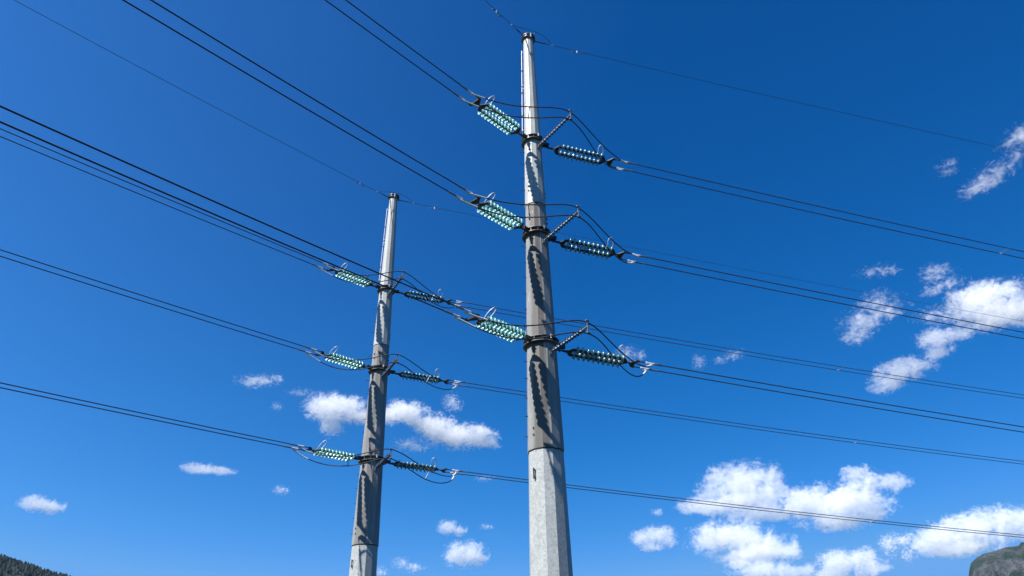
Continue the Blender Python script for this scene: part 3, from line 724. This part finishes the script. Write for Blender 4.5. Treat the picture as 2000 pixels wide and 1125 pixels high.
# ------------------------------------------------------------------ jumper cables round the poles
JUMP = {
 'N1a': [[-1.955,-2.603,-0.362],[-1.355,-2.227,-0.38],[-0.759,-2.088,-0.421],[-0.304,-2.025,-0.415],[0.126,-1.968,-0.393],[0.594,-1.88,-0.299],[0.938,-1.769,-0.236],[1.14,-1.666,-0.214],[1.434,-1.421,-0.356],[1.814,-0.912,-0.458],[2.181,-0.31,-0.386],[2.549,0.218,-0.333],[2.826,0.492,-0.364],[3.185,0.676,-0.472]],
 'N1b': [[-2.245,-2.358,-0.362],[-1.715,-2.032,-0.425],[-1.147,-1.936,-0.604],[-0.674,-1.919,-0.727],[-0.16,-1.914,-0.801],[0.283,-1.895,-0.774],[0.72,-1.83,-0.64],[0.967,-1.753,-0.579],[1.132,-1.671,-0.585],[1.417,-1.426,-0.662],[1.679,-1.043,-0.8],[1.974,-0.434,-0.861],[2.156,-0.028,-0.756],[2.439,0.501,-0.669],[2.686,0.807,-0.611],[2.85,0.938,-0.497],[3.084,1.043,-0.472]],
 'N2a': [[-1.955,-2.603,-0.362],[-1.566,-2.312,-0.286],[-1.285,-2.204,-0.318],[-0.889,-2.11,-0.374],[-0.43,-2.041,-0.406],[0.152,-1.964,-0.35],[0.634,-1.87,-0.243],[0.938,-1.769,-0.175],[1.159,-1.655,-0.17],[1.485,-1.364,-0.22],[1.9,-0.775,-0.419],[2.364,-0.027,-0.454],[2.737,0.417,-0.41],[2.949,0.575,-0.427],[3.185,0.676,-0.472]],
 'N2b': [[-2.245,-2.358,-0.362],[-1.762,-2.047,-0.42],[-1.584,-1.998,-0.513],[-1.119,-1.934,-0.638],[-0.684,-1.919,-0.726],[-0.259,-1.916,-0.752],[0.179,-1.903,-0.719],[0.539,-1.866,-0.64],[0.914,-1.773,-0.547],[1.145,-1.663,-0.509],[1.38,-1.467,-0.527],[1.622,-1.141,-0.638],[1.841,-0.726,-0.723],[2.148,-0.045,-0.648],[2.549,0.656,-0.584],[2.825,0.921,-0.587],[2.979,1.006,-0.519],[3.084,1.043,-0.472]],
 'N3a': [[-1.955,-2.603,-0.362],[-1.772,-2.435,-0.356],[-1.459,-2.265,-0.421],[-1.075,-2.148,-0.486],[-0.689,-2.077,-0.517],[-0.295,-2.024,-0.5],[0.161,-1.963,-0.407],[0.634,-1.87,-0.259],[0.952,-1.763,-0.166],[1.159,-1.655,-0.164],[1.444,-1.41,-0.223],[1.741,-1.024,-0.441],[2.069,-0.494,-0.519],[2.509,0.169,-0.539],[2.798,0.469,-0.587],[3.029,0.618,-0.583],[3.185,0.676,-0.472]],
 'N3b': [[-2.245,-2.358,-0.362],[-2.048,-2.184,-0.365],[-1.699,-2.028,-0.534],[-1.313,-1.952,-0.687],[-0.957,-1.926,-0.769],[-0.566,-1.918,-0.824],[-0.18,-1.915,-0.803],[0.217,-1.9,-0.712],[0.583,-1.858,-0.598],[0.922,-1.77,-0.519],[1.159,-1.655,-0.499],[1.423,-1.42,-0.505],[1.649,-1.096,-0.624],[1.893,-0.615,-0.783],[2.184,0.031,-0.748],[2.457,0.529,-0.813],[2.76,0.873,-0.826],[2.973,1.003,-0.697],[3.084,1.043,-0.472]],
 'F1a': [[-2.056,-2.525,-0.274],[-1.798,-2.317,-0.298],[-1.576,-2.206,-0.39],[-1.274,-2.105,-0.472],[-0.854,-2.013,-0.512],[-0.378,-1.939,-0.506],[0.036,-1.874,-0.405],[0.546,-1.758,-0.185],[0.833,-1.649,-0.086],[0.98,-1.569,-0.064],[1.209,-1.394,-0.105],[1.48,-1.104,-0.238],[1.8,-0.673,-0.38],[2.119,-0.212,-0.452],[2.457,0.223,-0.486],[2.693,0.458,-0.515],[2.967,0.648,-0.443],[3.172,0.732,-0.359]],
 'F1b': [[-2.336,-2.268,-0.274],[-2.044,-2.051,-0.365],[-1.785,-1.952,-0.501],[-1.46,-1.885,-0.652],[-0.995,-1.847,-0.773],[-0.586,-1.836,-0.813],[-0.185,-1.826,-0.802],[0.21,-1.798,-0.69],[0.561,-1.738,-0.526],[0.801,-1.66,-0.447],[0.98,-1.569,-0.43],[1.171,-1.421,-0.443],[1.395,-1.167,-0.558],[1.651,-0.768,-0.694],[1.939,-0.222,-0.78],[2.221,0.298,-0.763],[2.523,0.724,-0.663],[2.812,0.98,-0.517],[3.065,1.097,-0.359]],
 'F2a': [[-2.056,-2.525,-0.274],[-1.871,-2.364,-0.338],[-1.66,-2.243,-0.425],[-1.368,-2.132,-0.477],[-0.997,-2.04,-0.502],[-0.534,-1.962,-0.48],[-0.066,-1.892,-0.389],[0.302,-1.822,-0.265],[0.708,-1.702,-0.095],[0.853,-1.639,-0.063],[0.98,-1.569,-0.049],[1.18,-1.419,-0.064],[1.395,-1.203,-0.158],[1.66,-0.871,-0.269],[1.924,-0.493,-0.366],[2.19,-0.113,-0.422],[2.562,0.335,-0.457],[2.891,0.605,-0.439],[3.058,0.691,-0.397],[3.172,0.732,-0.359]],
 'F2b': [[-2.336,-2.268,-0.274],[-2.131,-2.1,-0.36],[-1.885,-1.984,-0.505],[-1.597,-1.907,-0.647],[-1.309,-1.867,-0.731],[-0.92,-1.844,-0.803],[-0.528,-1.835,-0.819],[-0.148,-1.824,-0.77],[0.228,-1.796,-0.64],[0.504,-1.751,-0.51],[0.726,-1.689,-0.434],[0.98,-1.569,-0.391],[1.141,-1.448,-0.402],[1.337,-1.241,-0.488],[1.577,-0.895,-0.616],[1.746,-0.595,-0.7],[1.996,-0.112,-0.716],[2.254,0.352,-0.7],[2.528,0.73,-0.667],[2.78,0.958,-0.594],[2.944,1.052,-0.492],[3.065,1.097,-0.359]],
 'F3a': [[-2.056,-2.525,-0.274],[-1.924,-2.403,-0.322],[-1.727,-2.276,-0.407],[-1.466,-2.164,-0.451],[-1.154,-2.074,-0.487],[-0.811,-2.006,-0.492],[-0.465,-1.952,-0.465],[-0.118,-1.9,-0.393],[0.228,-1.838,-0.289],[0.553,-1.756,-0.187],[0.715,-1.7,-0.136],[0.879,-1.626,-0.098],[0.98,-1.569,-0.093],[1.192,-1.409,-0.12],[1.411,-1.185,-0.204],[1.644,-0.891,-0.299],[1.88,-0.558,-0.41],[2.099,-0.24,-0.496],[2.377,0.129,-0.56],[2.669,0.437,-0.59],[2.954,0.641,-0.59],[3.158,0.728,-0.517],[3.172,0.732,-0.359]],
 'F3b': [[-2.336,-2.268,-0.274],[-2.2,-2.147,-0.376],[-1.967,-2.015,-0.498],[-1.721,-1.935,-0.599],[-1.433,-1.881,-0.681],[-1.089,-1.851,-0.753],[-0.729,-1.839,-0.784],[-0.366,-1.831,-0.763],[-0.101,-1.822,-0.729],[0.281,-1.789,-0.612],[0.561,-1.738,-0.502],[0.808,-1.657,-0.443],[0.98,-1.569,-0.425],[1.177,-1.416,-0.462],[1.39,-1.174,-0.563],[1.651,-0.768,-0.703],[1.873,-0.35,-0.783],[2.08,0.047,-0.83],[2.352,0.502,-0.835],[2.635,0.84,-0.793],[2.877,1.019,-0.703],[3.065,1.097,-0.558],[3.065,1.097,-0.359]]}
def jump_path(key):
    pk, lev, ab = key; P = POLES[pk]; base = Vector((P['x'], P['y'], LEVEL_H[pk][int(lev)]))
    pts = spline(smooth_pts(JUMP[key], 2), 5)
    return [base + p for p in smooth_pts(pts, 4)]
PATHS = {}
for key in JUMP:
    pk, lev, ab = key[0], int(key[1]), key[2]; pts = jump_path(key)
    side = 1 if ab == 'a' else -1
    for end, sk in ((0, 'L'), (-1, 'R')):
        pts[end] = span_pt(pk, sk, lev, side, 3.24) - Vector((0, 0, 0.06))
    PATHS[key] = pts
    p0 = pts[0]; e = empty('jumper_cable', p0)
    tag(e, '%s jumper cable looping past the %s of the %s over its post insulator' % ('upper' if ab == 'a' else 'lower', LEV_TXT[lev], POLE_TXT[pk]), 'cable', 'jumper cables looping past the poles')
    rel = [p - p0 for p in pts]
    def at_len(P_, a, b_):
        out = []; s_ = 0
        for i in range(len(P_)):
            if i: s_ += (P_[i] - P_[i - 1]).length
            if a <= s_ <= b_: out.append(P_[i])
        return out
    b = MB(); b.tube(rel, 0.0180, 8); b.build('cable', M_JUMP, e)
    for P_, len_ in ((rel, 0.62), (rel[::-1], 0.24)):
        b = MB(); q = at_len(P_, 0, len_); b.tube(q, 0.0235, 8); b.box(q[0] + Vector((0, 0, 0.03)), (0.02, 0.02, 0), (-0.01, 0.01, 0), (0, 0, 0.045)); b.build('terminal_tube', M_ALU, e)
def nearest(P_, q):
    return min(P_, key=lambda p: ((p - CAM).normalized() - q).length)
for pk, lev, qa, qb, mat in (('N', 1, (1034, 209), (1034, 232), M_JUMP), ('N', 2, (1034, 402), (1034, 426), M_JUMP), ('N', 3, (1023, 638), (1023, 664), M_ALU),
                        ('F', 1, (717, 539.6), (718, 555), M_JUMP), ('F', 2, (701, 704.5), (702, 723), M_JUMP), ('F', 3, (679, 892), (679, 910.5), M_JUMP),
                        ('F', 1, (846.5, 574), (842.5, 591), M_ALU), ('F', 2, (840.5, 734), (833.5, 748.5), M_ALU), ('F', 3, (839, 920), (831, 937.5), M_ALU)):
    a = nearest(PATHS['%s%da' % (pk, lev)], ray(*qa).normalized()); c = nearest(PATHS['%s%db' % (pk, lev)], ray(*qb).normalized()); mid = (a + c) / 2
    e = empty('jumper_spacer', mid)
    tag(e, '%s spacer rod between the two jumper cables at the %s of the %s' % ('bright' if mat is M_ALU else 'dark', LEV_TXT[lev], POLE_TXT[pk]), 'spacer', 'jumper cable spacers')
    b = MB(); b.tube([a - mid, c - mid], 0.0125, 8); b.build('rod', mat, e)
    for q in (a, c):
        b = MB(); u = (c - a).normalized(); b.tube([q - mid - u * 0.03, q - mid + u * 0.03], 0.025, 8); b.build('clip', M_SLEEVE, e)

# earth jumpers over the pole heads
for pk in 'NF':
    P = POLES[pk]; top = Vector((P['x'], P['y'], LEVEL_H[pk][0]))
    a, c = span_pt(pk, 'L', 0, 0, 0.93), span_pt(pk, 'R', 0, 0, 0.96)
    clip = top + az_dir(R(120)) * 0.30 + Vector((0, 0, 0.17 if pk == 'N' else 0.12))
    m1 = top + az_dir(R(190)) * 0.42 + Vector((0, 0, -0.0 if pk == 'N' else 0.03)); m2 = top + az_dir(R(92)) * 0.62 + Vector((0, 0, 0.02))
    pts = smooth_pts(spline([a, a * 0.62 + m1 * 0.38 , m1, clip, m2, m2 * 0.4 + c * 0.6 + Vector((0, 0, 0.0)), c], 6), 3)
    o = local_tube('earth_jumper', pts, 0.0085, M_WIRE, 6)
    tag(o, 'thin earth jumper arching over the head plate of the %s' % POLE_TXT[pk], 'cable', 'earth jumpers over the pole heads')
    b = MB(); rt = rad(TOP_H); q = az_dir(R(120)) * (rt + 0.03) + Vector((0, 0, TOP_H - 0.02))
    loc = POLE[pk]; tip = clip - Vector((P['x'], P['y'], P['z']))
    b.tube([q, tip], 0.009, 6); b.tube([tip - Vector((0.03, 0, 0)), tip + Vector((0.03, 0, 0))], 0.018, 8)
    b.build('jumper_stay', M_DARK, loc)
# a bare earth lead that drops down the head of the farther pole

# ------------------------------------------------------------------ fair weather clouds
def px_scale(P):
    """metres per (2000 px frame) pixel, across the view, at the point P"""
    d = P - CAM; z = d.dot(_f)
    return z / F_PX * d.length / z, z / F_PX

def cloud(label, lobes, dist, dens, amp=1.5, grain=1.0, sharp=4.0, off=0.0, flat=0.7, seed=0, dist_=0.7):
    """lobes: (px, py, rx, ry) outline lobes in the photograph's pixels; each becomes an ellipsoid of real size at dist metres"""
    cen = Vector((0, 0, 0)); pos = []
    for px, py, rx, ry in lobes:
        d = ray(px, py); d = d * (dist / math.hypot(d.x, d.y)); pos.append(CAM + d)
    for p in pos: cen += p / len(pos)
    az = math.atan2(cen.x - CAM.x, cen.y - CAM.y)
    X = Vector((math.cos(az), -math.sin(az), 0)); Y = az_dir(az)
    el = math.asin((cen - CAM).normalized().z)
    mat = bpy.data.materials.new('cloud_vapour'); mat.use_nodes = True
    t = mat.node_tree; N, L = t.nodes, t.links; N.clear()
    out = N.new("ShaderNodeOutputMaterial"); vs = N.new("ShaderNodeVolumeScatter")
    vs.inputs['Color'].default_value = (0.95, 0.96, 0.98, 1); vs.inputs['Anisotropy'].default_value = -0.25
    tc = N.new("ShaderNodeTexCoord")
    last = None; hull = bmesh.new(); jr = random.Random(seed + len(lobes)); size = 0
    for i, ((px, py, rx, ry), p) in enumerate(zip(lobes, pos)):
        # how many metres one pixel spans sideways and upwards there
        s0 = Vector((0, 0, 0)); d = p - CAM; m = d.dot(_f) / F_PX
        kx = Vector((X.dot(_r), X.dot(_u))).length; kz = math.cos(el)
        wx = rx * m / max(kx, 0.5); dep = wx * flat; ap = ry * m * 0.98
        wz = math.sqrt(max(ap * ap - (dep * math.sin(el)) ** 2, (0.45 * ap) ** 2)) / kz
        rel = p - cen; c = Vector((rel.dot(X), rel.dot(Y) + jr.uniform(-0.3, 0.3) * dep, rel.z)); r_ = Vector((wx, dep, wz)); size = max(size, wx)
        a = N.new("ShaderNodeVectorMath"); a.operation = 'SUBTRACT'; a.inputs[1].default_value = c
        b = N.new("ShaderNodeVectorMath"); b.operation = 'DIVIDE'; b.inputs[1].default_value = r_
        l = N.new("ShaderNodeVectorMath"); l.operation = 'LENGTH'
        L.new(tc.outputs['Object'], a.inputs[0]); L.new(a.outputs[0], b.inputs[0]); L.new(b.outputs[0], l.inputs[0])
        if last is None: last = l.outputs['Value']
        else:
            q = N.new("ShaderNodeMath"); q.operation = 'SMOOTH_MIN'; q.inputs[2].default_value = 0.35
            L.new(last, q.inputs[0]); L.new(l.outputs['Value'], q.inputs[1]); last = q.outputs[0]
        bmesh.ops.create_icosphere(hull, subdivisions=2, radius=1.0, matrix=Matrix.Translation(c) @ Matrix.Diagonal((*(r_ * 1.42), 1)))
    me = bpy.data.meshes.new('cloud')
    cos = [v.co.copy() for v in hull.verts]; hull.free(); hull = bmesh.new()
    for c in cos: hull.verts.new(c)
    bmesh.ops.convex_hull(hull, input=hull.verts)
    bmesh.ops.delete(hull, geom=[v for v in hull.verts if not v.link_faces], context='VERTS')
    bmesh.ops.recalc_face_normals(hull, faces=hull.faces); hull.to_mesh(me); hull.free()
    mp = N.new("ShaderNodeMapping"); mp.inputs['Location'].default_value = (seed * 3.7, seed * 1.9, seed * 5.3); mp.inputs['Scale'].default_value = (1, 1, 1.25)
    L.new(tc.outputs['Object'], mp.inputs[0])
    nz = N.new("ShaderNodeTexNoise"); nz.inputs['Scale'].default_value = grain * 2.0 / size; nz.inputs['Detail'].default_value = 8; nz.inputs['Roughness'].default_value = 0.63
    nz.inputs['Distortion'].default_value = dist_
    L.new(mp.outputs[0], nz.inputs['Vector'])
    f1 = N.new("ShaderNodeMath"); f1.operation = 'MULTIPLY_ADD'; f1.inputs[1].default_value = amp; f1.inputs[2].default_value = 1.0 - 0.5 * amp + off
    n2 = N.new("ShaderNodeTexNoise"); n2.inputs['Scale'].default_value = grain * 8.0 / size; n2.inputs['Detail'].default_value = 6; n2.inputs['Roughness'].default_value = 0.7
    L.new(mp.outputs[0], n2.inputs['Vector'])
    nn = N.new("ShaderNodeMath"); nn.operation = 'MULTIPLY_ADD'; nn.inputs[1].default_value = 0.8; L.new(n2.outputs['Fac'], nn.inputs[0])
    ns = N.new("ShaderNodeMath"); ns.operation = 'SUBTRACT'; ns.inputs[1].default_value = 0.40; L.new(nz.outputs['Fac'], ns.inputs[0])
    L.new(ns.outputs[0], nn.inputs[2]); L.new(nn.outputs[0], f1.inputs[0])
    f2 = N.new("ShaderNodeMath"); f2.operation = 'SUBTRACT'; L.new(f1.outputs[0], f2.inputs[0]); L.new(last, f2.inputs[1])
    f3 = N.new("ShaderNodeMath"); f3.operation = 'MULTIPLY'; f3.use_clamp = True; f3.inputs[1].default_value = sharp; L.new(f2.outputs[0], f3.inputs[0])
    f4 = N.new("ShaderNodeMath"); f4.operation = 'MULTIPLY'; f4.inputs[1].default_value = dens / size; L.new(f3.outputs[0], f4.inputs[0])
    L.new(f4.outputs[0], vs.inputs['Density']); L.new(vs.outputs[0], out.inputs['Volume'])
    me.materials.append(mat)
    o = bpy.data.objects.new('cloud', me); COL.objects.link(o)
    o.location = cen; o.rotation_euler = (0, 0, -az)
    tag(o, label, 'cloud', 'fair weather clouds')
    return o

K = dict(dens=2.0, amp=3.0, sharp=4.2, off=-0.08)
Wd = dict(dens=0.6, amp=4.8, off=-0.3, sharp=1.7, dist_=1.6, grain=0.7)
CL = [
 ('white puffy cloud with a hooked tail passing behind the farther pole', [(640, 798, 40, 27), (672, 788, 42, 18), (648, 828, 22, 26), (702, 812, 38, 16), (745, 815, 40, 15), (790, 806, 42, 22), (822, 824, 28, 15)], 7000, dict(K, grain=1.5)),
 ('white flat-based cloud between the two poles, trailing to a point', [(850, 834, 36, 26), (880, 846, 46, 26), (925, 852, 38, 24), (957, 864, 20, 14)], 7000, K),
 ('small soft cloud above the jumper loop of the farther lowest collar', [(798, 866, 28, 14), (815, 874, 20, 10)], 7000, dict(Wd, dens=0.98)),
 ('small round cloud just under the farther middle string', [(883, 783, 18, 17), (892, 796, 10, 9)], 6800, dict(Wd, dens=1.05)),
 ('small bright wispy cloud alone in the sky, above the hooked cloud', [(492, 746, 28, 12), (515, 740, 26, 13), (540, 740, 14, 8)], 6500, dict(Wd, dens=1.20)),
 ('faint scrap of cloud beside the hooked white cloud', [(585, 767, 24, 9)], 6500, Wd),
 ('tiny faint puff below the wispy cloud', [(540, 793, 11, 9)], 6500, Wd),
 ('small flat oval cloud left of the farther lowest cables', [(392, 915, 32, 11), (428, 920, 26, 9)], 8000, dict(K, dens=1.1)),
 ('small white cloud with flat base low over the wooded hill', [(68, 982, 22, 15), (95, 989, 24, 14)], 8500, dict(K, dens=1.2)),
 ('tiny puff low beside the farther pole', [(548, 956, 16, 10)], 8500, dict(Wd, dens=0.98)),
 ('small cloud topmost of three stacked between the pole bottoms', [(875, 1030, 20, 13), (895, 1036, 16, 11)], 9000, dict(K, dens=0.9)),
 ('faint tiny cloud nearest the nearer pole base', [(950, 1028, 15, 7)], 9000, Wd),
 ('round white cloud between the two pole bottoms', [(895, 1083, 27, 22), (922, 1082, 27, 24), (940, 1092, 14, 12)], 9500, dict(K, dens=1.2)),
 ('low thin cloud touching the bottom edge by the farther pole', [(785, 1100, 20, 11), (808, 1108, 20, 10)], 9500, dict(Wd, dens=0.98)),
 ('pale cloud scrap hugging the foot of the farther pole', [(742, 1116, 16, 12)], 9500, dict(Wd, dens=0.98)),
 ('thin wisp behind the lowest arcing horn of the nearer pole', [(1225, 690, 22, 15), (1250, 692, 13, 14)], 6000, dict(Wd, dens=0.75)),
 ('faint thin streak on the farther top cable pair', [(1432, 692, 22, 12), (1405, 702, 14, 9)], 6000, dict(Wd, dens=0.60)),
 ('barely visible wisp beside the thin streak', [(1365, 706, 12, 16)], 6000, dict(Wd, dens=0.53)),
 ('ragged hazy cloud crossed by the middle cable pair', [(1712, 592, 38, 26), (1685, 622, 40, 26), (1675, 652, 30, 18), (1735, 612, 40, 16)], 5200, dict(Wd, dens=1.20, amp=4.0)),
 ('small wisp above the ragged hazy cloud', [(1710, 524, 30, 11), (1735, 532, 22, 8)], 5000, dict(Wd, dens=0.90)),
 ('torn wispy cloud above the large white cloud', [(1828, 535, 24, 22), (1850, 552, 28, 14), (1822, 568, 22, 12)], 5000, dict(Wd, dens=0.90)),
 ('soft cloud bridging to the large bright one', [(1828, 612, 34, 17), (1855, 618, 20, 12)], 5200, dict(Wd, dens=1.05)),
 ('large bright round cloud at the earth wire of the farther pole', [(1905, 585, 44, 30), (1940, 580, 46, 32), (1975, 598, 44, 34), (1920, 612, 44, 26), (1960, 625, 46, 20), (2010, 600, 30, 34)], 5200, dict(K, dens=1.7)),
 ('ragged white cloud below the large bright one', [(1832, 660, 34, 22), (1868, 655, 26, 14), (1832, 688, 24, 14)], 5500, dict(K, dens=0.9, amp=2.8)),
 ('white puff with tapering ends on the farther top cables', [(1765, 724, 44, 22), (1735, 748, 30, 20), (1795, 715, 26, 12)], 5600, dict(K, dens=1.2)),
 ('bright cloud with a streaky lower tail crossed by the earth wire', [(2000, 268, 34, 24), (1985, 305, 18, 18), (1950, 330, 34, 20), (1925, 352, 34, 20), (1905, 372, 24, 16)], 4200, dict(Wd, dens=1.05, amp=4.0)),
 ('very faint small wisp left of the streaky bright cloud', [(1848, 320, 16, 9), (1850, 338, 15, 9)], 4200, dict(Wd, dens=0.45)),
 ('big heaped cumulus low at the lowest farther cable pair', [(1440, 940, 60, 34), (1490, 932, 46, 28), (1400, 962, 40, 24), (1450, 975, 80, 26), (1380, 990, 50, 18), (1510, 950, 30, 20), (1490, 1000, 60, 20)], 9000, dict(K, dens=1.7)),
 ('broad cloud with a raised plume crossed by the lowest cables', [(1590, 985, 56, 34), (1650, 985, 60, 34), (1690, 945, 44, 24), (1670, 925, 26, 18), (1735, 942, 34, 16), (1700, 995, 40, 20), (1640, 1015, 60, 20), (1560, 975, 34, 24)], 9000, dict(K, dens=1.6)),
 ('bright rounded cloud under the big heaped cumulus', [(1400, 1050, 52, 28), (1445, 1048, 52, 30), (1490, 1062, 50, 26), (1530, 1078, 34, 18), (1470, 1085, 60, 18)], 8000, dict(K, dens=1.7)),
 ('low flat cloud at the bottom edge below the rounded cloud', [(1490, 1112, 60, 18), (1545, 1115, 44, 14), (1450, 1102, 34, 10)], 7600, dict(K, dens=1.1)),
 ('low lumpy cloud on the bottom edge between the rounded cloud and the mountain', [(1638, 1100, 36, 24), (1678, 1097, 34, 27), (1700, 1110, 30, 16), (1625, 1120, 34, 14)], 7800, dict(K, dens=1.2)),
 ('thin upright wisp just beside the cloud bank of the mountain', [(1738, 1064, 20, 22), (1762, 1054, 20, 18), (1772, 1082, 14, 20)], 7800, dict(Wd, dens=1.5, amp=4.0)),
 ('bank of white cloud rising behind the rocky mountain', [(1850, 1050, 54, 28), (1900, 1032, 54, 30), (1950, 1022, 48, 28), (1990, 1020, 44, 30), (2040, 1025, 50, 30), (1880, 1068, 60, 18), (1820, 1062, 34, 18)], 8300, dict(K, dens=1.7)),
 ('small white cloud standing apart from the heaped cumulus', [(1255, 1052, 24, 16), (1285, 1046, 30, 20), (1300, 1058, 20, 12), (1272, 1068, 24, 10)], 9500, dict(K, dens=1.1)),
 ('tiny puff above the small lone white cloud', [(1283, 1000, 11, 8)], 9500, dict(Wd, dens=0.75)),
 ('faint smear on the lowest cables at the nearer pole', [(945, 934, 20, 7)], 9000, Wd),
]
for i, (lab, lobes, dist, kw) in enumerate(CL):
    cloud(lab, lobes, dist, seed=i + 1, **kw)

# ------------------------------------------------------------------ the valley's thin haze
m = bpy.data.materials.new('valley_haze'); m.use_nodes = True; N, L = m.node_tree.nodes, m.node_tree.links; N.clear()
out = N.new("ShaderNodeOutputMaterial"); pv = N.new("ShaderNodeVolumePrincipled")
pv.inputs['Color'].default_value = (0.26, 0.56, 1.0, 1); pv.inputs['Density'].default_value = 0.000022; pv.inputs['Anisotropy'].default_value = 0.2
L.new(pv.outputs[0], out.inputs['Volume'])
b = MB(); b.box((0, 0, 235), (5400, 0, 0), (0, 5400, 0), (0, 0, 245))
o = b.build('haze', m); fix_normals(o); tag(o, kind='stuff')
